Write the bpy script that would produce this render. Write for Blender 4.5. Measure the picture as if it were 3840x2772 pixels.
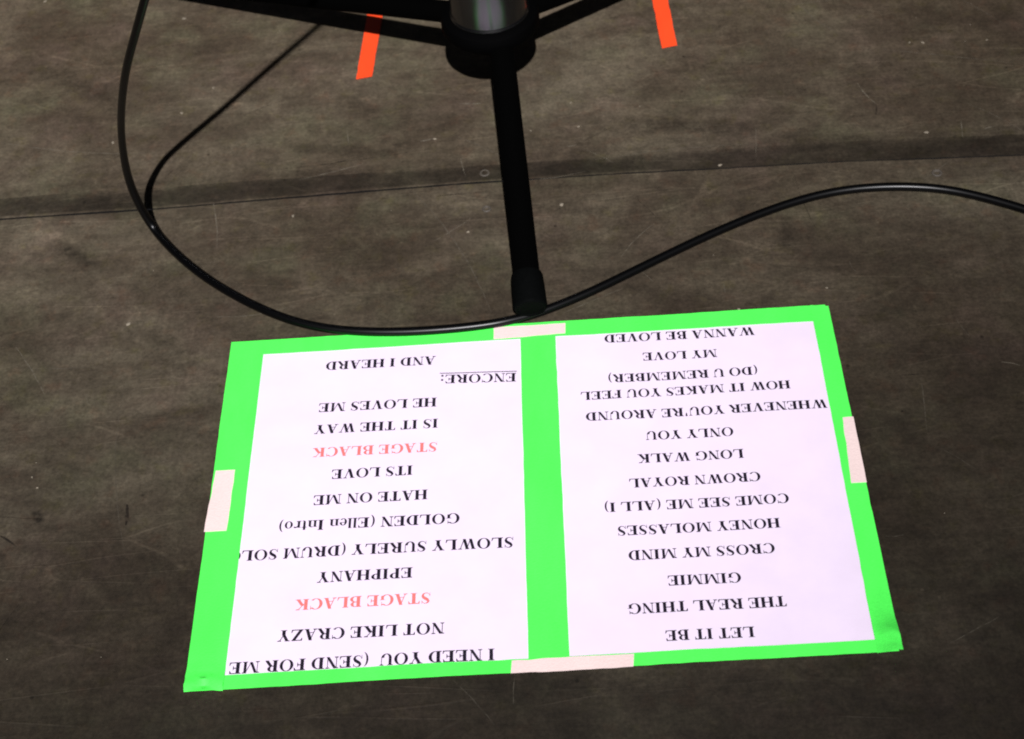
import bpy, bmesh, math, random
from mathutils import Vector, Matrix, noise

for o in list(bpy.data.objects):
    bpy.data.objects.remove(o)
S = bpy.context.scene
COL = S.collection

# ------------------------------------------------------------------ camera
cam_d = bpy.data.cameras.new('camera')
cam = bpy.data.objects.new('camera', cam_d)
COL.objects.link(cam)
rows = ((0.996845, -0.01678, -0.077584), (0.064299, 0.743831, 0.665268), (0.046546, -0.668157, 0.742563))
cam.matrix_world = Matrix.Translation((0.045, -0.7245, 0.9309)) @ Matrix(rows).transposed().to_4x4()
cam_d.sensor_width = 36
cam_d.lens = 56.25
cam_d.clip_start = 0.02
cam_d.clip_end = 100
cam_d.dof.use_dof = True
cam_d.dof.focus_distance = 1.16
cam_d.dof.aperture_fstop = 11
S.camera = cam

# ------------------------------------------------------------------ world and lamp
W = bpy.data.worlds.new('World')
S.world = W
W.use_nodes = True
W.node_tree.nodes['Background'].inputs[0].default_value = (0.9, 0.9, 1.0, 1)
W.node_tree.nodes['Background'].inputs[1].default_value = 0.012

lp = bpy.data.lights.new('stage_spot', 'SPOT')
lp.energy = 4650
lp.color = (1.0, 0.985, 1.0)
lp.shadow_soft_size = 0.036
lp.spot_size = math.radians(19.5)
lp.spot_blend = 1.0
lamp = bpy.data.objects.new('stage_spot', lp)
COL.objects.link(lamp)
lamp.location = (0.401, -4.76, 5.586)
back = bpy.data.lights.new('added_back_fill', 'AREA')  # unseen weak light, added for highlights on the cable and a little fill
back.shape = 'DISK'
back.size = .2
back.energy = 1.0
back.color = (.92, .92, 1.0)
bl = bpy.data.objects.new('added_back_fill', back)
COL.objects.link(bl)
bl.location = (-1.05, 2.75, 2.25)
bl.rotation_euler = (Vector((-.25, .25, 0)) - bl.location).to_track_quat('-Z', 'Y').to_euler()
lamp.rotation_euler = (Vector((-0.30, 0.60, 0)) - lamp.location).to_track_quat('-Z', 'Y').to_euler()

S.view_settings.view_transform = 'Standard'
S.view_settings.look = 'None'
S.view_settings.exposure = 0
S.view_settings.gamma = 1
S.view_settings.use_curve_mapping = False
S.render.engine = 'CYCLES'
S.cycles.filter_width = 2.0
S.cycles.max_bounces = 6


# ------------------------------------------------------------------ node helpers
class NT:
    def __init__(self, name):
        self.m = bpy.data.materials.new(name)
        self.m.use_nodes = True
        self.t = self.m.node_tree
        self.b = self.t.nodes['Principled BSDF']
        self.co = self.t.nodes.new('ShaderNodeTexCoord').outputs['Object']

    def link(self, a, b):
        self.t.links.new(a, b)

    def put(self, sock, v):
        if hasattr(v, 'is_output'):
            self.link(v, sock)
        else:
            sock.default_value = v

    def math(self, op, a, b=0.0, c=0.0, clamp=False):
        n = self.t.nodes.new('ShaderNodeMath')
        n.operation = op
        n.use_clamp = clamp
        for s, v in zip(n.inputs, (a, b, c)):
            self.put(s, v)
        return n.outputs[0]

    def vmath(self, op, a, b=(0, 0, 0), scale=None):
        n = self.t.nodes.new('ShaderNodeVectorMath')
        n.operation = op
        self.put(n.inputs[0], a)
        if op != 'LENGTH':
            self.put(n.inputs[1], b)
        if scale is not None:
            self.put(n.inputs['Scale'], scale)
        return n.outputs['Value'] if op in ('DOT_PRODUCT', 'LENGTH', 'DISTANCE') else n.outputs[0]

    def mapping(self, scale=(1, 1, 1), rot=0.0, loc=(0, 0, 0), vec=None):
        n = self.t.nodes.new('ShaderNodeMapping')
        n.inputs['Scale'].default_value = scale
        n.inputs['Rotation'].default_value = (0, 0, rot)
        n.inputs['Location'].default_value = loc
        self.link(vec or self.co, n.inputs[0])
        return n.outputs[0]

    def noise(self, scale, detail=4, rough=.55, vec=None, dist=0.0):
        n = self.t.nodes.new('ShaderNodeTexNoise')
        n.inputs['Scale'].default_value = scale
        n.inputs['Detail'].default_value = detail
        n.inputs['Roughness'].default_value = rough
        n.inputs['Distortion'].default_value = dist
        self.link(vec or self.co, n.inputs['Vector'])
        return n.outputs['Fac']

    def ramp(self, v, a, b, to0=0.0, to1=1.0, smooth=True):
        n = self.t.nodes.new('ShaderNodeMapRange')
        n.interpolation_type = 'SMOOTHSTEP' if smooth else 'LINEAR'
        self.put(n.inputs['Value'], v)
        for k, x in (('From Min', a), ('From Max', b), ('To Min', to0), ('To Max', to1)):
            n.inputs[k].default_value = x
        return n.outputs[0]

    def mix(self, f, a, b, mode='MIX'):
        n = self.t.nodes.new('ShaderNodeMix')
        n.data_type = 'RGBA'
        n.blend_type = mode
        self.put(n.inputs[0], f)
        for s, v in ((n.inputs[6], a), (n.inputs[7], b)):
            self.put(s, (*v, 1) if isinstance(v, tuple) and len(v) == 3 else v)
        return n.outputs[2]

    def bump(self, h, strength=.3, dist=.001):
        n = self.t.nodes.new('ShaderNodeBump')
        n.inputs['Strength'].default_value = strength
        n.inputs['Distance'].default_value = dist
        self.link(h, n.inputs['Height'])
        self.link(n.outputs[0], self.b.inputs['Normal'])

    def done(self, color, rough=.6, spec=.5):
        self.put(self.b.inputs['Base Color'], (*color, 1) if isinstance(color, tuple) else color)
        self.put(self.b.inputs['Roughness'], rough)
        self.put(self.b.inputs['Specular IOR Level'], spec)
        return self.m


# scratches, scuffs and stains of the stage paint: (x0, y0, x1, y1), width in mm, strength (+ pale, - dark)
MARKS = [((-0.4873, 0.4391, -0.3367, 0.4072), .9, .5), ((-0.0964, 0.3301, -0.029, 0.1771), 1.0, .4), ((-0.2743, 0.3338, -0.2649, 0.2761), 1.0, .45),
 ((-0.0916, 0.398, -0.0782, 0.3999), 2.6, 1.1), ((-0.0559, 0.447, -0.0369, 0.4452), 2.6, .9), ((-0.1595, 0.4183, -0.1562, 0.3973), 1.0, .5),
 ((0.0402, 0.3759, 0.0491, 0.3772), 1.4, .6), ((0.0575, 0.3682, 0.0798, 0.3493), 1.1, .6), ((0.3068, 0.4348, 0.3187, 0.404), 1.1, .6),
 ((0.3187, 0.404, 0.3157, 0.3886), 1.6, -.6), ((0.3877, 0.372, 0.3848, 0.3509), 1.4, .5), ((0.4144, 0.3625, 0.4053, 0.3598), 1.8, .6),
 ((0.1592, 0.3149, 0.1384, 0.277), 5, .3), ((0.3335, 0.4832, 0.4499, 0.4481), .9, .35), ((-0.3232, 0.1243, -0.2991, -0.0395), .6, .35),
 ((-0.3391, 0.0249, -0.3433, -0.0083), .8, .4), ((-0.3035, 0.0028, -0.3013, -0.0166), 3.0, -.7), ((-0.372, -0.0003, -0.3675, -0.0068), 5.0, -.8),
 ((0.3605, 0.0886, 0.3736, 0.0842), .9, .5), ((0.2769, 0.0459, 0.2788, 0.0457), 2.4, -1.0), ((0.2462, -0.0663, 0.2592, -0.0661), .7, .45),
 ((-0.4091, 0.2959, -0.3766, 0.2675), 12, -.45), ((-0.4265, 0.3146, -0.402, 0.2969), 14, .35), ((0.22, 0.2598, 0.2165, 0.2327), 10, -.4),
 ((0.1537, 0.4947, 0.1564, 0.4919), 3, -.9), ((-0.3953, -0.0194, -0.3812, -0.03), 2, -.9), ((-0.0162, -0.1632, -0.0174, -0.1833), .8, .45),
 ((0.0639, 0.3549, 0.2099, 0.3607), .8, .3), ((-0.23, 0.3718, -0.0857, 0.3856), .8, -.25), ((-0.47, 0.55, -0.40, 0.50), 22, -.3),
 ((0.10, 0.40, 0.20, 0.385), 16, -.35), ((-0.20, 0.40, -0.12, 0.385), 12, -.3), ((-.55, .366, .02, .364), 11, -.16), ((.05, .363, .5, .353), 14, -.2), ((-.5, .322, -.2, .325), 9, -.12)]
rnd = random.Random(11)
for _ in range(75):
    x, y, a = rnd.uniform(-.52, .46), rnd.uniform(-.21, .64), rnd.choice((.1, .2, -.1, 1.4, 1.7, 2.3, .7)) + rnd.uniform(-.25, .25)
    L = rnd.uniform(.008, .07)
    if abs(x) < .25 and abs(y) < .17:
        continue
    MARKS.append(((x, y, x + L * math.cos(a), y + L * math.sin(a)), rnd.uniform(.5, 1.1), rnd.choice((.35, .5, .3, .6, .4, -.45, -.35))))
SOFT = [m for m in MARKS if m[1] >= 4]
HAIR = [m for m in MARKS if m[1] < 4]


def floor_material(name, dark):
    n = NT(name)
    big = n.noise(2.6, 5, .6, dist=.4)
    mid = n.noise(9, 6, .65, vec=n.mapping((1, 1.8, 1), .06), dist=.6)
    grain = n.noise(55, 5, .7, vec=n.mapping((.25, 2.6, 1), .07))
    weave = n.noise(60, 3, .7, vec=n.mapping((3.0, .35, 1), .04, (3, 1, 0)))
    fine = n.noise(330, 3, .75)
    blot = n.noise(38, 5, .72, vec=n.mapping((.8, 1.15, 1), .3, (5, 2, 0)), dist=.5)
    blot2 = n.noise(110, 4, .7, vec=n.mapping((1, 1, 1), .9, (1, 8, 0)))
    hue = n.noise(46, 4, .65, vec=n.mapping(loc=(2, 9, 0)))
    tint = n.noise(13, 4, .6, vec=n.mapping(loc=(7, 3, 0)))
    c = n.mix(n.ramp(big, .3, .7), (.047, .0350, .0230), (.081, .0672, .0470))
    c = n.mix(n.ramp(mid, .36, .64, 0, 1), n.mix(.62, c, (.026, .0178, .0115)), c)
    c = n.mix(n.ramp(tint, .5, .75, 0, .5), c, (.068, .064, .038))
    c = n.mix(n.ramp(tint, .5, .25, 0, .45), c, (.075, .052, .040))
    c = n.mix(n.ramp(hue, .54, .72, 0, .55), c, n.mix(1.0, c, (.98, 1.02, .72), 'MULTIPLY'))
    c = n.mix(n.ramp(hue, .46, .28, 0, .55), c, n.mix(1.0, c, (1.12, .90, .84), 'MULTIPLY'))
    # light falloff painted into the floor colour: near side darker, far left brighter
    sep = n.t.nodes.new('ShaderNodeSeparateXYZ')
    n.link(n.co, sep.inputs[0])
    falloff = n.math('ADD', n.math('MULTIPLY', sep.outputs[0], -.15), sep.outputs[1])
    falloff = n.math('ADD', falloff, n.math('MULTIPLY', n.math('SUBTRACT', big, .5), .5))
    k = n.ramp(falloff, -.20, .72, .27, 1.66, False)
    k = n.math('MULTIPLY', k, n.ramp(grain, .25, .75, .84, 1.16, False))
    k = n.math('MULTIPLY', k, n.ramp(weave, .25, .75, .93, 1.07, False))
    k = n.math('MULTIPLY', k, n.ramp(fine, .25, .75, (.64), 1.36, False))
    k = n.math('MULTIPLY', k, n.ramp(blot, .28, .72, .74, 1.26, False))
    k = n.math('MULTIPLY', k, n.ramp(blot2, .28, .72, .76, 1.24, False))
    # dark dirty lane under the sheets
    wob = n.math('MULTIPLY', n.math('SUBTRACT', mid, .5), .02)
    lane = n.math('ABSOLUTE', n.math('SUBTRACT', n.math('ADD', sep.outputs[0], wob), .013))
    lane = n.math('MULTIPLY', n.ramp(lane, .017, .025, 1, 0), n.ramp(sep.outputs[1], .0, -.1, 0, 1))
    k = n.math('MULTIPLY', k, n.math('SUBTRACT', 1.0, n.math('MULTIPLY', lane, .16)))
    # haphazard hairline scratches
    acc = None
    for i, (sc, rot) in enumerate(((5.0, .25), (6.5, 1.35), (5.5, 2.2), (6, 2.9))):
        v = n.mapping((.75, 4.5, 1), rot, (i * 3.1, i, 0))
        w = n.t.nodes.new('ShaderNodeTexNoise')
        w.inputs['Scale'].default_value = 3
        n.link(v, w.inputs['Vector'])
        off = n.vmath('SCALE', w.outputs['Color'], scale=.10)
        vo = n.t.nodes.new('ShaderNodeTexVoronoi')
        vo.feature = 'DISTANCE_TO_EDGE'
        vo.inputs['Scale'].default_value = sc
        n.link(n.vmath('ADD', v, off), vo.inputs['Vector'])
        line = n.ramp(vo.outputs['Distance'], .004 * sc / 5, .014 * sc / 5, 1, 0)
        gate = n.ramp(n.noise(8, 3, .6, vec=n.mapping(loc=(i * 9, 4, 2))), .50, .66)
        line = n.math('MULTIPLY', line, gate)
        acc = line if acc is None else n.math('MAXIMUM', acc, line)
    k = n.math('MULTIPLY', k, n.math('ADD', 1.0, n.math('MULTIPLY', acc, .34)))
    # tiny pale specks
    vo = n.t.nodes.new('ShaderNodeTexVoronoi')
    vo.inputs['Scale'].default_value = 95
    n.link(n.vmath('ADD', n.co, n.vmath('SCALE', n.mapping(), scale=0.0)), vo.inputs['Vector'])
    spr = n.t.nodes.new('ShaderNodeSeparateColor')
    n.link(vo.outputs['Color'], spr.inputs[0])
    spk = n.math('MULTIPLY', n.ramp(vo.outputs['Distance'], .06, .16, 1, 0), n.ramp(spr.outputs[0], .955, .985))
    k = n.math('MULTIPLY', k, n.math('ADD', 1.0, n.math('MULTIPLY', spk, .6)))
    drk = n.math('MULTIPLY', n.ramp(vo.outputs['Distance'], .06, .2, 1, 0), n.ramp(spr.outputs[1], .96, .985))
    k = n.math('MULTIPLY', k, n.math('SUBTRACT', 1.0, n.math('MULTIPLY', drk, .55)))
    # the marks one can point at
    jit = n.t.nodes.new('ShaderNodeTexNoise')
    jit.inputs['Scale'].default_value = 70
    jit.inputs['Detail'].default_value = 3
    n.link(n.co, jit.inputs['Vector'])
    P = n.vmath('ADD', n.co, n.vmath('SCALE', n.vmath('SUBTRACT', jit.outputs['Color'], (.5, .5, .5)), scale=.006))
    P = n.vmath('MULTIPLY', P, (1, 1, 0))
    brk = n.ramp(n.noise(160, 2, .6), .3, .6, .35, 1)
    for (x0, y0, x1, y1), wd, st in SOFT:
        A = Vector((x0, y0, 0))
        D = Vector((x1, y1, 0)) - A
        pa = n.vmath('SUBTRACT', P, tuple(A))
        t = n.math('MULTIPLY', n.vmath('DOT_PRODUCT', pa, tuple(D)), 1 / D.length_squared, clamp=True)
        q = n.t.nodes.new('ShaderNodeVectorMath')
        q.operation = 'SCALE'
        q.inputs[0].default_value = tuple(D)
        n.link(t, q.inputs['Scale'])
        d = n.vmath('DISTANCE', pa, q.outputs[0])
        m = n.ramp(d, wd * .00015, wd * .0009, st, 0)
        m = n.math('MULTIPLY', m, brk)
        k = n.math('MULTIPLY', k, n.math('ADD', 1.0, m))
    k = n.math('MAXIMUM', k, .15)
    if dark:
        an = n.t.nodes.new('ShaderNodeAttribute')
        an.attribute_name = 'dirt'
        k = n.math('MULTIPLY', k, an.outputs['Fac'])
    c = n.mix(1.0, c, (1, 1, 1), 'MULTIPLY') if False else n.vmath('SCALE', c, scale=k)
    n.bump(n.math('ADD', n.math('MULTIPLY', fine, .4), n.math('ADD', grain, acc)), .25, .0006)
    return n.done(c, n.ramp(mid, .3, .7, .62, .5), .22)


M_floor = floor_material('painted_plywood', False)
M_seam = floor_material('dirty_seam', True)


def simple(name, color, rough, spec, var=.0, scale=40, bumpstr=0.0, bscale=200):
    n = NT(name)
    c = color
    if var:
        c = n.vmath('SCALE', n.mix(0.0, color, color), scale=n.ramp(n.noise(scale, 4, .6), .25, .75, 1 - var, 1 + var, False))
    if bumpstr:
        n.bump(n.noise(bscale, 4, .6), bumpstr, .001)
    return n.done(c, rough, spec)


def tape_material(name, color, var=.15):
    n = NT(name)
    streak = n.noise(30, 4, .6, vec=n.mapping((1, .3, 1), .4))
    cr = n.noise(700, 2, .5)
    k = n.math('MULTIPLY', n.ramp(streak, .25, .75, 1 - var, 1 + var * .6, False), n.ramp(cr, .3, .7, .97, 1.03, False))
    c = n.vmath('SCALE', n.mix(0.0, color, color), scale=k)
    n.bump(n.math('ADD', cr, n.math('MULTIPLY', streak, 2.0)), .35, .0006)
    return n.done(c, .55, .25)


M_paper = simple('white_paper', (.71, .605, .75), .85, .15, .035, 28, .06, 90)
M_ink = simple('black_ink', (.009, .006, .014), .8, .2, .3, 500)
M_red = simple('red_ink', (.84, .16, .15), .8, .2, .1, 500)
M_green = tape_material('fluorescent_green_tape', (.078, .86, .092))
M_white = tape_material('white_cloth_tape', (.72, .565, .545), .05)
M_orange = tape_material('fluorescent_orange_tape', (.90, .070, .016))
M_black = simple('matt_black_paint', (.0003, .0003, .0003), .9, .02)
M_hub = simple('black_plastic', (.0006, .0006, .0007), .7, .02)
M_collar = simple('satin_black_collar', (.002, .002, .0022), .22, .5, .15, 300)
M_collar.node_tree.nodes['Principled BSDF'].inputs['IOR'].default_value = 2.1
M_rubber = simple('black_rubber', (.0014, .0016, .0016), .7, .015, .2, 300, .1, 900)
M_cable = simple('black_cable_jacket', (.0008, .0008, .0010), .33, .24, .1, 400)
M_screw = simple('worn_steel_screw', (.06, .05, .04), .6, .4, .3, 600)
M_dust = simple('pale_chips', (.20, .17, .13), .8, .2, .35, 300)




def scratch_material(name, color):
    n = NT(name)
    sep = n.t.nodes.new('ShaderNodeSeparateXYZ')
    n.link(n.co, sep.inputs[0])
    falloff = n.ramp(sep.outputs[1], -.25, .55, .42, 1.2, False)  # scratch colour dims towards the near side with the floor's painted light falloff
    n.put(n.b.inputs['Alpha'], n.ramp(n.noise(190, 3, .65), .34, .62, .08, .62))
    return n.done(n.vmath('SCALE', n.mix(0.0, color, color), scale=falloff), .7, .2)


M_pale = scratch_material('pale_scratch', (.165, .143, .108))
M_faint = scratch_material('faint_scratch', (.115, .098, .074))
M_gouge = scratch_material('dark_gouge', (.014, .010, .008))


# ------------------------------------------------------------------ object helpers
def mesh(name, verts, faces, mats, parent=None, smooth=False, idx=None):
    me = bpy.data.meshes.new(name)
    me.from_pydata([tuple(v) for v in verts], [], faces)
    for m in (mats if isinstance(mats, (list, tuple)) else [mats]):
        me.materials.append(m)
    if idx:
        for p, i in zip(me.polygons, idx):
            p.material_index = i
    if smooth:
        for p in me.polygons:
            p.use_smooth = True
    me.update()
    o = bpy.data.objects.new(name, me)
    COL.objects.link(o)
    if parent:
        o.parent = parent
    return o


def tag(o, label=None, cat=None, group=None, kind=None):
    for k, v in (('label', label), ('category', cat), ('group', group), ('kind', kind)):
        if v:
            o[k] = v
    return o


def fix_normals(o):
    bm = bmesh.new()
    bm.from_mesh(o.data)
    bmesh.ops.recalc_face_normals(bm, faces=bm.faces)
    bm.to_mesh(o.data)
    bm.free()


def smoothstep(a, b, x):
    t = min(1, max(0, (x - a) / (b - a)))
    return t * t * (3 - 2 * t)


def lift(x, y):
    """how far the taped-down paper stands off the floor"""
    return .0008 * (noise.noise((x * 11, y * 9, .3)) + 1) + .00030 * (noise.noise((x * 34, y * 30, 5.0)) + 1)


def lathe(name, prof, mat, parent=None, seg=64, axis=None, origin=None):
    """prof: (radius, height) along the axis"""
    ax = (axis or Vector((0, 0, 1))).normalized()
    u = ax.orthogonal().normalized()
    w = ax.cross(u)
    og = origin or Vector()
    vs, fs = [], []
    for r, h in prof:
        for i in range(seg):
            a = 2 * math.pi * i / seg
            vs.append(og + ax * h + (u * math.cos(a) + w * math.sin(a)) * r)
    for j in range(len(prof) - 1):
        for i in range(seg):
            k = (i + 1) % seg
            fs.append((j * seg + i, j * seg + k, (j + 1) * seg + k, (j + 1) * seg + i))
    fs.append(tuple(reversed(range(seg))))
    fs.append(tuple((len(prof) - 1) * seg + i for i in range(seg)))
    o = mesh(name, vs, fs, mat, parent)
    fix_normals(o)
    for p in o.data.polygons:
        p.use_smooth = len(p.vertices) == 4
    o.data.set_sharp_from_angle(angle=math.radians(40))
    return o


# ------------------------------------------------------------------ stage floor: two ply panels with a sunk, dirty joint between
FAR = [(-4, .365), (-0.5436, 0.3543), (-0.4715, 0.3604), (-0.3157, 0.3598), (-0.1689, 0.3605), (-0.0424, 0.3588), (0.1276, 0.3581), (0.2839, 0.357), (0.4372, 0.3502), (0.4959, 0.3473), (4, .33)]
NEAR = [(-4, .34), (-0.5378, 0.3298), (-0.4657, 0.3316), (-0.312, 0.3308), (-0.1674, 0.3343), (-0.0424, 0.3358), (0.1256, 0.3341), (0.2798, 0.33), (0.4307, 0.3225), (0.4887, 0.3191), (4, .30)]


def poly_y(pl, x):
    for (x0, y0), (x1, y1) in zip(pl, pl[1:]):
        if x0 <= x <= x1:
            t = (x - x0) / (x1 - x0)
            return y0 + (y1 - y0) * t
    return pl[-1][1]


xs = [-4, -2, -1.2] + [-.8 + .01 * i for i in range(161)] + [1.2, 2, 4]
vs, fs = [], []


def strip(cols):
    base = len(vs)
    m = len(cols[0])
    for c in cols:
        vs.extend(c)
    for i in range(len(cols) - 1):
        for j in range(m - 1):
            fs.append((base + i * m + j, base + (i + 1) * m + j, base + (i + 1) * m + j + 1, base + i * m + j + 1))


jn = lambda x, s: .0011 * noise.noise((x * 9, s, 0)) + .0006 * noise.noise((x * 60, s, 3))
strip([((x, -4, 0), (x, poly_y(NEAR, x) - .0016 + jn(x, 1), 0), (x, poly_y(NEAR, x) - .0003 + jn(x, 1), -.0005), (x, poly_y(NEAR, x) + jn(x, 1), -.006)) for x in xs])
strip([((x, poly_y(FAR, x) + 1.6 * jn(x, 7), -.006), (x, poly_y(FAR, x) + 1.6 * jn(x, 7), 0), (x, 4, 0)) for x in xs])
idx = [0] * len(fs)
for (x0, y0, x1, y1), wd, st in HAIR:
    n = max(5, int(math.hypot(x1 - x0, y1 - y0) / .004))
    d = Vector((x1 - x0, y1 - y0)).normalized()
    q = Vector((-d.y, d.x))
    bow = .04 * noise.noise((x0 * 50, y0 * 50, 1)) * (n * .004)
    base = len(vs)
    for i in range(n + 1):
        t = i / n
        c = Vector((x0, y0)).lerp(Vector((x1, y1)), t) + q * (bow * math.sin(math.pi * t) * 3 + .0007 * noise.noise((t * n * .4, x0 * 99, y0 * 99)))
        w = wd * .00045 * (.35 + .65 * math.sin(math.pi * min(1, max(0, t)))) * (1 + .5 * noise.noise((t * n * .7, y0 * 77, 3)))
        for sgn in (-1, 1):
            p = c + q * sgn * w
            vs.append((p.x, p.y, .00012))
    for i in range(n):
        k = base + 2 * i
        fs.append((k, k + 2, k + 3, k + 1))
        idx.append(3 if st < 0 else (1 if st > .42 else 2))
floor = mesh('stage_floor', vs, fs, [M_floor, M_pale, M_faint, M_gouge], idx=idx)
for p in floor.data.polygons:
    if p.material_index and p.normal.z < 0:
        p.flip()
tag(floor, 'scuffed dark brown painted stage floor', kind='structure')
vs, fs = [], []
TT = (0, .03, .08, .12, .2, .35, .5, .65, .8, .9, 1)
strip([tuple((x, poly_y(NEAR, x) + .0022 - .0006 * smoothstep(-.05, .2, x) + jn(x, 4) + (poly_y(FAR, x) + .0040 - poly_y(NEAR, x)) * t, -.0010 * (1 - t) - .0003) for t in TT) for x in xs])
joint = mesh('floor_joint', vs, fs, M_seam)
at = joint.data.attributes.new('dirt', 'FLOAT', 'POINT')
for i, v in enumerate(joint.data.vertices):
    t = TT[i % len(TT)]
    n1 = noise.noise((v.co.x * 14, t * 2, 1)) * .5 + noise.noise((v.co.x * 45, t * 4, 2)) * .4
    d = .40 + .12 * n1 + .50 * smoothstep(.55, 1.05, t + .30 * n1)
    if t < .1 and v.co.x < .12:
        d += (.75 if .02 < t < .05 else .3) * (.6 + .6 * n1)
    at.data[i].value = max(.2, d)
tag(joint, 'dark sunken joint running across the stage floor', kind='structure')


# ------------------------------------------------------------------ flat taped things
def flat(name, quad, z, mat, thick=.00018, step=.004, ragged=.0003, seed=0, warp=None):
    a, b, c, d = [Vector((*p, 0)) for p in quad]                    # corners in order round the piece
    nu = max(2, int((b - a).length / step))
    nv = max(2, int((d - a).length / step))
    g, f = [], []
    for j in range(nv + 1):
        for i in range(nu + 1):
            u, v = i / nu, j / nv
            p = (a * (1 - u) + b * u) * (1 - v) + (d * (1 - u) + c * u) * v
            if i in (0, nu):
                p = p + Vector((ragged * noise.noise((p.y * 90, seed, i)) + ragged * noise.noise((p.y * 20, seed, i)), 0, 0))
            if j in (0, nv):
                p = p + Vector((0, ragged * noise.noise((p.x * 90, seed, j)) + ragged * noise.noise((p.x * 20, seed, j)), 0))
            w = warp(p.x, p.y) if warp else 0
            g.append((p.x, p.y, z + lift(p.x, p.y) + w))
    n = nu + 1
    for j in range(nv):
        for i in range(nu):
            k = j * n + i
            f.append((k, k + 1, k + n + 1, k + n))
    rim = [i for i in range(n)] + [j * n + nu for j in range(1, nv + 1)] + [nv * n + i for i in range(nu - 1, -1, -1)] + [j * n for j in range(nv - 1, 0, -1)]
    base = len(g)
    for k in rim:
        x, y, zz = g[k]
        g.append((x, y, zz - thick))
    for i in range(len(rim)):
        k = (i + 1) % len(rim)
        f.append((rim[i], base + i, base + k, rim[k]))
    o = mesh(name, g, f, mat)
    fix_normals(o)
    if o.data.polygons[0].normal.z < 0:
        o.data.flip_normals()
    for p in o.data.polygons:
        p.use_smooth = True
    o.data.set_sharp_from_angle(angle=math.radians(50))
    return o


Z_PAPER, Z_INK, Z_T1, Z_T2, Z_T3 = .0002, .00026, .00045, .00070, .00095

# ---- bold serif capitals, drawn as strokes in thousandths of an em
ADV = dict(zip("ABCDEFGHIJKLMNOPQRSTUVWXYZ", [722, 667, 722, 722, 667, 611, 778, 778, 389, 500, 778, 667, 944, 722, 778, 611, 778, 722, 556, 667, 722, 722, 1000, 722, 722, 667]))
ADV.update({' ': 250, '(': 333, ')': 333, "'": 278, ':': 333, 'l': 278, 'e': 444, 'n': 556, 't': 333, 'r': 444, 'o': 500})
H, TH = 676, 54


def box(x0, y0, x1, y1):
    return [[(x0, y0), (x1, y0), (x1, y1), (x0, y1)]]


def dia(x0, y0, x1, y1, w):
    return [[(x0 - w / 2, y0), (x0 + w / 2, y0), (x1 + w / 2, y1), (x1 - w / 2, y1)]]


def ring(cx, cy, rx, ry, ix, iy, a0, a1, n=16, icx=None):
    out = []
    icx = cx if icx is None else icx
    for k in range(n):
        q = []
        for a, o in ((a0 + (a1 - a0) * k / n, 0), (a0 + (a1 - a0) * (k + 1) / n, 0), (a0 + (a1 - a0) * (k + 1) / n, 1), (a0 + (a1 - a0) * k / n, 1)):
            a = math.radians(a)
            q.append((icx + ix * math.cos(a), cy + iy * math.sin(a)) if o else (cx + rx * math.cos(a), cy + ry * math.sin(a)))
        out.append(q)
    return out


def foot(x0, x1, y=0):
    m, s = (x0 + x1) / 2, 1 if y == 0 else -1
    return box(x0, min(y, y + s * 28), x1, max(y, y + s * 28)) + [[(x0 + 25, y + s * 27), (x1 - 25, y + s * 27), (m + 72, y + s * 62), (m - 72, y + s * 62)]]


def stem(x, y0=0, y1=H, w=186, lo=True, hi=True):
    g = box(x, y0 + 10, x + w, y1 - 10)
    if lo:
        g += foot(x - 80, x + w + 80, y0)
    if hi:
        g += foot(x - 80, x + w + 80, y1)
    return g


def spine(pts):
    """stroke through (x, y, width) with quads"""
    out, L, R = [], [], []
    for i, (x, y, w) in enumerate(pts):
        a, b = pts[max(0, i - 1)], pts[min(len(pts) - 1, i + 1)]
        d = math.hypot(b[0] - a[0], b[1] - a[1])
        nx, ny = -(b[1] - a[1]) / d, (b[0] - a[0]) / d
        L.append((x + nx * w / 2, y + ny * w / 2))
        R.append((x - nx * w / 2, y - ny * w / 2))
    for i in range(len(pts) - 1):
        out.append([L[i], L[i + 1], R[i + 1], R[i]])
    return out


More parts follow.
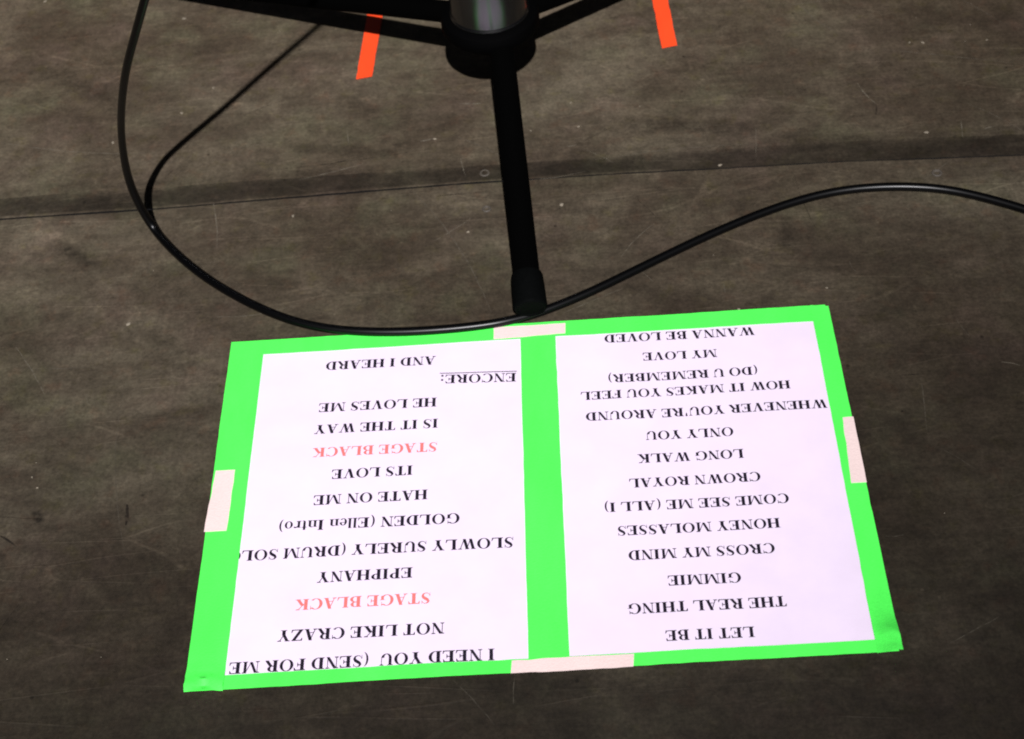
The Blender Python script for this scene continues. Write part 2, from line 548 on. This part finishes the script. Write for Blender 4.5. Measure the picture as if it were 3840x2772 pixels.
E_arms = box(200, H - TH, 610, H) + [[(520, H - TH + 4), (610, H), (622, H - 185), (596, H - 185)]] + box(200, 322, 420, 322 + TH) + [[(385, 360), (428, 470), (450, 470), (450, 212), (428, 212), (385, 322)]]
GLYPH = {
    'A': dia(130, 10, 372, H + 12, 50) + dia(560, 10, 352, H + 12, 175) + box(205, 205, 520, 245) + foot(12, 250) + foot(420, 712),
    'B': stem(96, lo=False, hi=False) + foot(16, 250) + foot(16, 250, H) + box(200, H - TH, 330, H) + box(200, 335, 360, 335 + TH) + box(200, 0, 340, TH)
         + ring(330, 505, 265, 171, 105, 133, -90, 90) + ring(340, 187, 300, 187, 135, 150, -90, 90),
    'C': ring(385, 338, 360, 352, 190, 314, 42, 318, 26) + box(640, 440, 672, 690) + [[(560, 600), (660, 660), (660, 560), (600, 560)]],
    'D': stem(105, lo=False, hi=False) + foot(16, 260) + foot(16, 260, H) + box(200, H - TH, 330, H) + box(200, 0, 330, TH) + ring(320, 338, 370, 338, 200, 300, -90, 90, 20),
    'E': stem(105, lo=False, hi=False) + foot(16, 260) + foot(16, 260, H) + E_arms + box(200, 0, 620, TH) + [[(530, 0), (625, 0), (650, 200), (620, 200)]],
    'F': stem(105, hi=False) + foot(16, 260, H) + E_arms,
    'G': ring(385, 338, 360, 352, 190, 314, 45, 315, 26) + box(640, 450, 670, 690) + [[(560, 600), (655, 655), (655, 560), (600, 560)]] + box(540, 60, 690, 330) + box(460, 300, 760, 330),
    'H': stem(100) + stem(526) + box(230, 318, 550, 318 + TH),
    'I': stem(118),
    'K': stem(100) + dia(290, 300, 590, H - 10, 60) + dia(620, 10, 370, 400, 185) + foot(470, 770) + foot(480, 720, H),
    'L': stem(100, hi=True, lo=False) + foot(16, 260) + box(200, 0, 620, TH) + [[(520, 0), (615, 0), (645, 220), (612, 220)]],
    'M': box(118, 10, 156, H - 10) + dia(210, H, 470, 40, 150) + dia(470, 20, 740, H, 46) + box(690, 10, 840, H - 10) + foot(18, 256) + foot(610, 925) + foot(18, 240, H) + foot(720, 925, H),
    'N': box(112, 10, 152, H - 10) + dia(190, H, 585, 0, 165) + box(565, 0, 606, H - 10) + foot(16, 250) + foot(16, 240, H) + foot(470, 705, H),
    'O': ring(389, 338, 354, 352, 192, 316, 0, 360, 36),
    'P': stem(100, hi=False) + foot(16, 250, H) + box(200, H - TH, 330, H) + box(200, 300, 330, 300 + TH) + ring(320, 488, 270, 188, 108, 150, -90, 90),
    'R': stem(100, hi=False) + foot(16, 250, H) + box(200, H - TH, 330, H) + box(200, 315, 360, 315 + TH) + ring(320, 496, 270, 181, 108, 143, -90, 90) + dia(640, 14, 420, 340, 185) + foot(520, 722),
    'S': spine([(470, 520, 20), (430, 610, 34), (370, 655, 40), (280, 668, 44), (180, 625, 90), (135, 540, 135), (185, 445, 160), (290, 370, 175), (390, 300, 170), (440, 200, 140), (410, 90, 95), (300, 24, 46), (190, 32, 42), (110, 95, 34), (70, 200, 20)])
         + box(470, 470, 494, 690) + box(46, -14, 70, 215),
    'T': stem(258, hi=False) + box(40, H - TH, 630, H) + [[(40, H), (130, H - 30), (64, H - 185), (34, H - 185)]] + [[(628, H), (540, H - 30), (604, H - 185), (634, H - 185)]],
    'U': box(95, 220, 245, H - 10) + ring(360, 230, 265, 244, 115, 200, 180, 360, 18) + box(588, 220, 626, H - 10) + foot(16, 325, H) + foot(500, 712, H),
    'V': dia(180, H - 10, 372, 0, 175) + dia(590, H - 10, 372, 0, 50) + foot(16, 320, H) + foot(480, 705, H),
    'W': dia(160, H - 10, 320, 0, 165) + dia(495, H - 60, 320, 0, 46) + dia(480, H - 10, 655, 0, 165) + dia(860, H - 10, 655, 0, 48) + foot(16, 300, H) + foot(360, 620, H) + foot(750, 985, H),
    'Y': dia(175, H - 10, 370, 290, 175) + dia(580, H - 10, 380, 290, 52) + stem(285, 0, 330, hi=False) + foot(16, 320, H) + foot(470, 705, H),
    'Z': box(60, H - TH, 620, H) + dia(530, H - 10, 130, 10, 190) + box(30, 0, 640, TH) + [[(60, H), (160, H - 30), (90, H - 175), (60, H - 175)]] + [[(540, 20), (640, 0), (660, 200), (630, 200)]],
    '(': ring(330, 256, 270, 434, 165, 426, 105, 255, 16),
    ')': ring(3, 256, 270, 434, 165, 426, -75, 75, 16),
    "'": [[(70, 690), (205, 690), (165, 420), (110, 420)]],
    ':': ring(165, 70, 78, 78, 1, 1, 0, 360, 12) + ring(165, 400, 78, 78, 1, 1, 0, 360, 12),
    'l': stem(72, 0, H, 136, hi=False) + box(16, H - 30, 208, H),
    'e': ring(230, 230, 205, 243, 82, 208, 20, 322, 20) + box(130, 250, 420, 285) + ring(230, 265, 195, 205, 80, 175, 0, 60, 6),
    'n': stem(70, 0, 455, 136, hi=False) + box(16, 425, 206, 455) + ring(325, 330, 165, 143, 30, 100, 0, 130, 10) + box(352, 10, 490, 340) + foot(290, 545),
    't': box(95, 70, 230, 620) + box(20, 420, 315, 460) + ring(215, 100, 120, 112, 15, 66, 180, 310, 8),
    'r': stem(70, 0, 455, 136, hi=False) + box(16, 425, 206, 455) + spine([(200, 340, 40), (260, 420, 70), (330, 430, 90), (400, 390, 90)]),
    'o': ring(250, 230, 225, 243, 100, 212, 0, 360, 28),
}


def line_width(s):
    return sum(ADV[c] for c in s) / 1000 - .04


def lettering(lines, mat, parent):
    for s, a, b, underline in lines:
        V, F = [], []
        a, b = Vector(a), Vector(b)
        d = (b - a).normalized()
        up = Vector((-d.y, d.x))
        em = (b - a).length / line_width(s)
        org = a - up * (.338 * em) - d * .02 * em
        x = 0
        for ch in s:
            for i, poly in enumerate(GLYPH.get(ch, [])):
                k = len(V)
                for px, py in poly:
                    p = org + d * ((x + px) / 1000 * em) + up * (py / 1000 * em)
                    V.append((p.x, p.y, Z_INK + lift(p.x, p.y) + .000003 * (i % 12)))
                F.append(tuple(range(k, k + len(poly))))
            x += ADV[ch]
        if underline:
            k = len(V)
            for i in range(41):
                for py in (-160, -98):
                    p = org + d * ((x + 5) * i / 40 / 1000 * em) + up * (py / 1000 * em)
                    V.append((p.x, p.y, Z_INK + lift(p.x, p.y) + .00002))
            for i in range(40):
                F.append((k + 2 * i, k + 2 * i + 2, k + 2 * i + 3, k + 2 * i + 1))
        o = mesh('title_line', V, F, mat, parent)
        for p in o.data.polygons:
            if p.normal.z < 0:
                p.flip()


def fit(s, full, a, b):
    """the line was measured up to the letter where the tape cuts it; run it on under the tape"""
    a, b = Vector(a), Vector(b)
    return (full, tuple(a), tuple(a + (b - a) * line_width(full) / line_width(s)), False)


RIGHT = [('WANNA BE LOVED', (0.1785, 0.1358), (0.0604, 0.1378)), ('MY LOVE', (0.1471, 0.1152), (0.0893, 0.1163)), ('(DO U REMEMBER)', (0.1762, 0.0942), (0.0608, 0.0956)),
 ('HOW IT MAKES YOU FEEL', (0.199, 0.0782), (0.0391, 0.0797)), ("WHENEVER YOU'RE AROUND", (0.2236, 0.0568), (0.0419, 0.0588)), ('ONLY YOU', (0.1512, 0.0358), (0.0859, 0.037)),
 ('LONG WALK', (0.1564, 0.0144), (0.0784, 0.0154)), ('CROWN ROYAL', (0.166, -0.0077), (0.0705, -0.007)), ('COME SEE ME (ALL I)', (0.1837, -0.0291), (0.0511, -0.0278)),
 ('HONEY MOLASSES', (0.1748, -0.0502), (0.0594, -0.0492)), ('CROSS MY MIND', (0.1683, -0.0715), (0.0658, -0.0708)), ('GIMMIE', (0.1422, -0.0943), (0.0917, -0.0939)),
 ('THE REAL THING', (0.1707, -0.116), (0.0625, -0.1153)), ('LET IT BE', (0.1463, -0.1389), (0.0865, -0.1385))]
LEFT = [('AND I HEARD', (-0.0734, 0.1267), (-0.1613, 0.1287)), ('HE LOVES ME', (-0.0719, 0.083), (-0.1641, 0.0853)), ('IS IT THE WAY', (-0.0704, 0.0616), (-0.1661, 0.0631)),
 ('ITS LOVE', (-0.0888, 0.0176), (-0.1499, 0.018)), ('HATE ON ME', (-0.0773, -0.0059), (-0.1621, -0.0053)), ('GOLDEN (Ellen Intro)', (-0.0537, -0.0291), (-0.1865, -0.0276)),
 ('EPIPHANY', (-0.0868, -0.0747), (-0.155, -0.0742)), ('NOT LIKE CRAZY', (-0.0637, -0.1223), (-0.1795, -0.121))]
sheetR = flat('set_list_sheet', [(.0080, .149), (.2298, .149), (.2298, -.155), (.0080, -.155)], Z_PAPER, M_paper, .0001, .004, .0001, 3)
tag(sheetR, 'white set list sheet with all black titles, LET IT BE to WANNA BE LOVED', 'set list', 'set list sheets taped to the stage')
lettering([(*l, False) for l in RIGHT], M_ink, sheetR)
sheetL = flat('set_list_sheet', [(-.2180, .149), (.0010, .149), (.0010, -.155), (-.2180, -.155)], Z_PAPER, M_paper, .0001, .004, .0001, 8)
tag(sheetL, 'white set list sheet with two red STAGE BLACK lines and underlined ENCORE', 'set list', 'set list sheets taped to the stage')
lettering([(*l, False) for l in LEFT] + [('ENCORE:', (-0.01, 0.1036), (-0.07, 0.1062), True),
          fit('SLOWLY SURELY (DRUM SOL', 'SLOWLY SURELY (DRUM SOLO', (-0.0149, -0.0531), (-0.2113, -0.0512)),
          fit('I NEED YOU  (SEND FOR ME', 'I NEED YOU  (SEND FOR ME', (-0.0291, -0.1452), (-0.211, -0.1444))], M_ink, sheetL)
lettering([('STAGE BLACK', (-0.0709, 0.0387), (-0.1658, 0.0401), False), ('STAGE BLACK', (-0.0736, -0.097), (-0.169, -0.0963), False)], M_red, sheetL)

# ---- green frame
GG = 'green tape strips framing the set lists'


def crumple_left(x, y):
    k = smoothstep(-.143, -.153, y)
    return k * (.0015 * (1 + math.sin(y * 900 + 1.5 * math.sin(x * 160))) + (.0012) * noise.noise((x * 120, y * 260, 2)))


def crumple_right(x, y):
    k = smoothstep(-.130, -.150, y) * smoothstep(.226, .236, x)
    return k * (.0042 * (1 + noise.noise((x * 150, y * 170, 4))) + (.0025) * abs(noise.noise((x * 70, y * 90, 9))))


tag(flat('green_tape_strip', [(-.0061, .1500), (.0219, .1500), (.0211, -.1560), (-.0066, -.1560)], Z_T1, M_green, seed=1),
    'wide bright green tape strip running down between the two white sheets', 'tape', GG)
tag(flat('green_tape_strip', [(-.2395, .1609), (.2370, .1592), (.2370, .1421), (-.2395, .1455)], Z_T1 + .0002, M_green, seed=2),
    'long green tape strip across the sheets nearest the stand foot and cable', 'tape', GG)
tag(flat('green_tape_strip', [(-.2380, -.1497), (.2390, -.1508), (.2390, -.1602), (-.2380, -.1608)], Z_T1 + .0002, M_green, seed=3),
    'narrow long green tape strip below the LET IT BE and I NEED YOU lines', 'tape', GG)
tag(flat('green_tape_strip', [(-.2401, .1608), (-.2127, .1602), (-.2133, -.1617), (-.2402, -.1612)], Z_T2, M_green, seed=4, warp=crumple_left),
    'green tape strip along the sheet with red lines, its end rippled', 'tape', GG)
tag(flat('green_tape_strip', [(.2255, .1595), (.2395, .1575), (.2408, -.1630), (.2246, -.1607)], Z_T2, M_green, seed=5, warp=crumple_right),
    'green tape strip beside the all black list, end crumpled at the corner', 'tape', GG)
GW = 'short white tape pieces stuck on the green frame'
tag(flat('white_tape_piece', [(-.0272, .1573), (.0305, .1573), (.0300, .1458), (-.0273, .1448)], Z_T3, M_white, ragged=.0006, seed=11),
    'short white tape piece beside the cable, under the stand foot', 'tape', GW)
tag(flat('white_tape_piece', [(-.0178, -.1508), (.0644, -.1512), (.0634, -.1611), (-.0185, -.1610)], Z_T3, M_white, ragged=.0006, seed=12),
    'longest white tape piece, on the narrow green strip below the lists', 'tape', GW)
tag(flat('white_tape_piece', [(-.2389, .0283), (-.2236, .0282), (-.2244, -.0288), (-.2412, -.0285)], Z_T3, M_white, ragged=.0006, seed=13),
    'white tape piece on the green strip beside the sheet with red lines', 'tape', GW)
tag(flat('white_tape_piece', [(.2328, .0422), (.2410, .0423), (.2408, -.0200), (.2298, -.0197)], Z_T3, M_white, ragged=.0006, seed=14),
    'slim white tape piece on the green strip beside the all black list', 'tape', GW)

# ---- orange marking tapes on the floor
GO = 'orange spike marks on the stage floor'
tag(flat('orange_tape_strip', [(-.1460, .6400), (-.1303, .6390), (-.1397, .4960), (-.1548, .4929)], .0001, M_orange, ragged=.0006, seed=21),
    'orange tape strip passing under the leg of the black stand, crossed by its shadow', 'tape', GO)
tag(flat('orange_tape_strip', [(.1285, .6500), (.1434, .6485), (.1500, .5099), (.1354, .5063)], .0001, M_orange, ragged=.0006, seed=22),
    'orange tape strip lying clear of the stand on bare floor', 'tape', GO)
tag(flat('orange_tape_strip', [(-.0130, .4573), (-.0026, .4562), (-.0011, .4004), (-.0080, .4012)], .0001, M_orange, ragged=.0006, seed=23),
    'sliver of orange tape mostly hidden under the front leg of the stand', 'tape', GO)

# ------------------------------------------------------------------ black tripod stand
hub_c = Vector((-.0190, .4300, 0))
stand = bpy.data.objects.new('microphone_stand', None)
COL.objects.link(stand)
stand.location = hub_c
tag(stand, 'black tripod microphone stand, satin collar above splayed legs, behind the set lists', 'microphone stand')


def local(p):
    return Vector(p) - hub_c


lathe('hub', [(.012, .0890), (.030, .0895), (.0355, .0915), (.0405, .0965), (.0428, .1005), (.0428, .106), (.0413, .110), (.036, .1125)], M_hub, stand)
lathe('collar', [(.030, .1126), (.0335, .1127), (.0335, .1128), (.0344, .1131), (.0347, .1136), (.0346, .1141), (.0336, .1153), (.0333, .1165), (.0333, .205), (.032, .2075), (.018, .2085)], M_collar, stand)
lathe('pole', [(.0125, .2086), (.0125, 1.05)], M_black, stand)
piv = Vector((-.0120, .4295, .105))
toes = [(Vector((.0036, .1585, .0195)), .0107), ]
for az in (149.0, 40.2):
    toes.append((Vector((piv.x + .50 * math.cos(math.radians(az)), piv.y + .50 * math.sin(math.radians(az)), .0135)), .0098))
for toe, r in toes:
    ax = (toe - piv).normalized()
    L = (toe - piv).length
    leg = lathe('leg', [(r, .018), (r, L - .020)], M_black, stand, 40, ax, local(piv))
    R = .0134
    lathe('rubber_foot', [(r + .0001, L - .032), (R - .0014, L - .0314), (R - .0005, L - .029), (R, L - .020), (R + .0004, L - .0030), (R + .0001, L - .0012), (R - .0012, L), (R - .0024, L), (R - .0032, L - .0008)], M_rubber, leg, 40, ax, local(piv))

# ------------------------------------------------------------------ cable: hangs from the stand, lands on the floor and snakes off
AIR = [(-.0205, .418, 1.02), (-.03, .30, .88), (-.06, .17, .74), (-.09, .108, .62), (-.1155, .1037, .54), (-.1444, .1163, .49), (-.1705, .1344, .44), (-.1978, .1510, .39), (-.2250, .1681, .338), (-.2388, .1791, .310), (-.2517, .1909, .2826),
       (-.2694, .2063, .2474), (-.2881, .2307, .2011), (-.2996, .2485, .1698), (-.3090, .2631, .1430), (-.3197, .2800, .1039), (-.3251, .2901, .0776), (-.3274, .2954, .0603), (-.3276, .2974, .0465), (-.3275, .2997, .0340),
       (-.3263, .3012, .0220), (-.3243, .3016, .0115), (-.3201, .2971, .0052), (-.3146, .2895, .0036)]
FLOOR = [(-0.3016, 0.2711), (-0.2781, 0.2439), (-0.2526, 0.2203), (-0.2224, 0.1968), (-0.193, 0.1786), (-0.1647, 0.1674), (-0.1372, 0.1605), (-0.1099, 0.1572), (-0.0827, 0.1562), (-0.0559, 0.1567), (-0.0288, 0.1587), (-0.015, 0.1616), (0.0033, 0.1667), (0.0221, 0.1745), (0.0489, 0.1868), (0.0682, 0.1978), (0.0872, 0.2085), (0.1305, 0.2335), (0.158, 0.2481), (0.1996, 0.2688), (0.2415, 0.2841), (0.2754, 0.2907), (0.3086, 0.2903), (0.3344, 0.2873), (0.3595, 0.281), (0.3835, 0.2695), (0.4143, 0.2519), (0.4439, 0.2305), (0.4784, 0.1988), (.56, .11), (.70, -.05)]
RC = .0037
pts = [(Vector(p), 0) for p in AIR]
for x, y in FLOOR:
    z = RC + (.0012 if (abs(x) < .24 and y < .1625) else 0)
    pts.append((Vector((x, y, z)), 1))


def spline(ps, per=8):
    out = []
    for i in range(len(ps) - 1):
        p0, p1, p2, p3 = ps[max(0, i - 1)], ps[i], ps[i + 1], ps[min(len(ps) - 1, i + 2)]
        for k in range(per):
            t = k / per
            out.append(.5 * ((2 * p1) + (p2 - p0) * t + (2 * p0 - 5 * p1 + 4 * p2 - p3) * t * t + (3 * p1 - p0 - 3 * p2 + p3) * t ** 3))
    out.append(ps[-1].copy())
    return out


path = spline([p for p, _ in pts])
for it in range(45):
    q = [p.copy() for p in path]
    for i in range(1, len(path) - 1):
        path[i] = q[i] * .5 + (q[i - 1] + q[i + 1]) * .25
for p in path:
    p.z = max(p.z, RC - .0001)


def tube(name, path, rad, mat, seg=20):
    vs, fs = [], []
    t0 = (path[1] - path[0]).normalized()
    u = t0.orthogonal().normalized()
    for i, p in enumerate(path):
        t = (path[min(i + 1, len(path) - 1)] - path[max(i - 1, 0)]).normalized()
        u = (u - t * u.dot(t)).normalized()
        w = t.cross(u)
        r = rad(p)
        for k in range(seg):
            a = 2 * math.pi * k / seg
            vs.append(p + (u * math.cos(a) + w * math.sin(a)) * r)
    for i in range(len(path) - 1):
        for k in range(seg):
            m = (k + 1) % seg
            fs.append((i * seg + k, i * seg + m, (i + 1) * seg + m, (i + 1) * seg + k))
    fs.append(tuple(reversed(range(seg))))
    fs.append(tuple((len(path) - 1) * seg + k for k in range(seg)))
    o = mesh(name, vs, fs, mat, smooth=True)
    fix_normals(o)
    return o


cable = tube('microphone_cable', path, lambda p: RC - .0007 * smoothstep(.01, .15, p.z), M_cable)
tag(cable, 'glossy black cable hanging down, curving past the sheets and under the stand foot', 'cable')

# ------------------------------------------------------------------ small things on the floor
for x, y, r, lab in ((-.0337, .3492, .0046, 'small round screw head in the dark floor joint beside the leg'), (-.0321, .3004, .0040, 'small brownish screw head on the near panel left of the leg'),
                     (.3537, .3065, .0046, 'small screw head between the floor joint and the arched cable')):
    n = 20
    V, F = [], []
    z0 = -.0018 if y > .33 and y < .358 else .0
    for rr, zz in ((r, z0 - .0006), (r, z0 + .0008), (r * .82, z0 + .0013), (r * .55, z0 + .0009), (r * .45, z0 - .0001)):
        V += [(x + rr * math.cos(2 * math.pi * i / n), y + rr * math.sin(2 * math.pi * i / n), zz) for i in range(n)]
    for j in range(4):
        F += [(j * n + i, j * n + (i + 1) % n, (j + 1) * n + (i + 1) % n, (j + 1) * n + i) for i in range(n)]
    F.append(tuple(4 * n + i for i in range(n)))
    tag(mesh('floor_screw', V, F, M_screw), lab, 'screw', 'screw heads in the stage floor')

random.seed(4)
spots = [(0.1724, 0.3376, 2.8), (0.3755, 0.4875, 2.4), (0.3635, 0.4889, 2.2), (0.3548, 0.3602, 2.4), (-0.3786, 0.4268, 2.6), (-0.3187, 0.4627, 2.4), (0.0324, 0.2996, 3.2), (-0.0482, 0.2735, 1.8),
         (-0.0787, 0.3989, 2.2), (0.2396, 0.322, 2.6), (-0.3299, 0.1909, 2.6), (-0.2922, 0.4975, 1.6), (-0.3345, 0.6134, 2.6), (-0.4846, 0.6619, 3.0), (0.4337, 0.4845, 1.4), (0.1691, 0.1619, 1.8),
         (-0.2011, 0.309, 2.4), (0.0461, 0.4369, 1.6), (0.0084, 0.4012, 1.4), (0.2415, 0.1791, 1.4), (-0.3813, 0.0345, 1.4), (-0.3752, 0.0238, 1.2), (0.0519, 0.402, 1.6), (0.326, 0.3198, 1.6)]
for i in range(16):
    x, y = random.uniform(-.55, .5), random.uniform(-.22, .66)
    if abs(x) < .25 and abs(y) < .17:
        continue
    spots.append((x, y, random.uniform(.5, 1.1)))
V, F = [], []
spots = [(x, y, s * (1.3 if s > 1.15 else 1)) for x, y, s in spots]
for x, y, s in spots:
    n = 7
    k = len(V)
    a0, el = random.uniform(0, 6.3), random.uniform(.45, .9)
    z = .0004 if not (.318 < y < .36) else -.0006
    ring_pts = []
    for i in range(n):
        a = 2 * math.pi * i / n
        rr = s * .00062 * random.uniform(.6, 1.2)
        px, py = rr * math.cos(a), rr * el * math.sin(a)
        ring_pts.append((x + px * math.cos(a0) - py * math.sin(a0), y + px * math.sin(a0) + py * math.cos(a0)))
    V += [(px, py, z - .0006) for px, py in ring_pts] + [(px, py, z) for px, py in ring_pts] + [(x, y, z + s * .00015)]
    for i in range(n):
        j = (i + 1) % n
        F += [(k + i, k + j, k + n + j, k + n + i), (k + n + i, k + n + j, k + 2 * n)]
tag(mesh('paint_chips', V, F, M_dust), 'tiny pale paint chips and crumbs strewn over the stage floor', 'debris', kind='stuff')
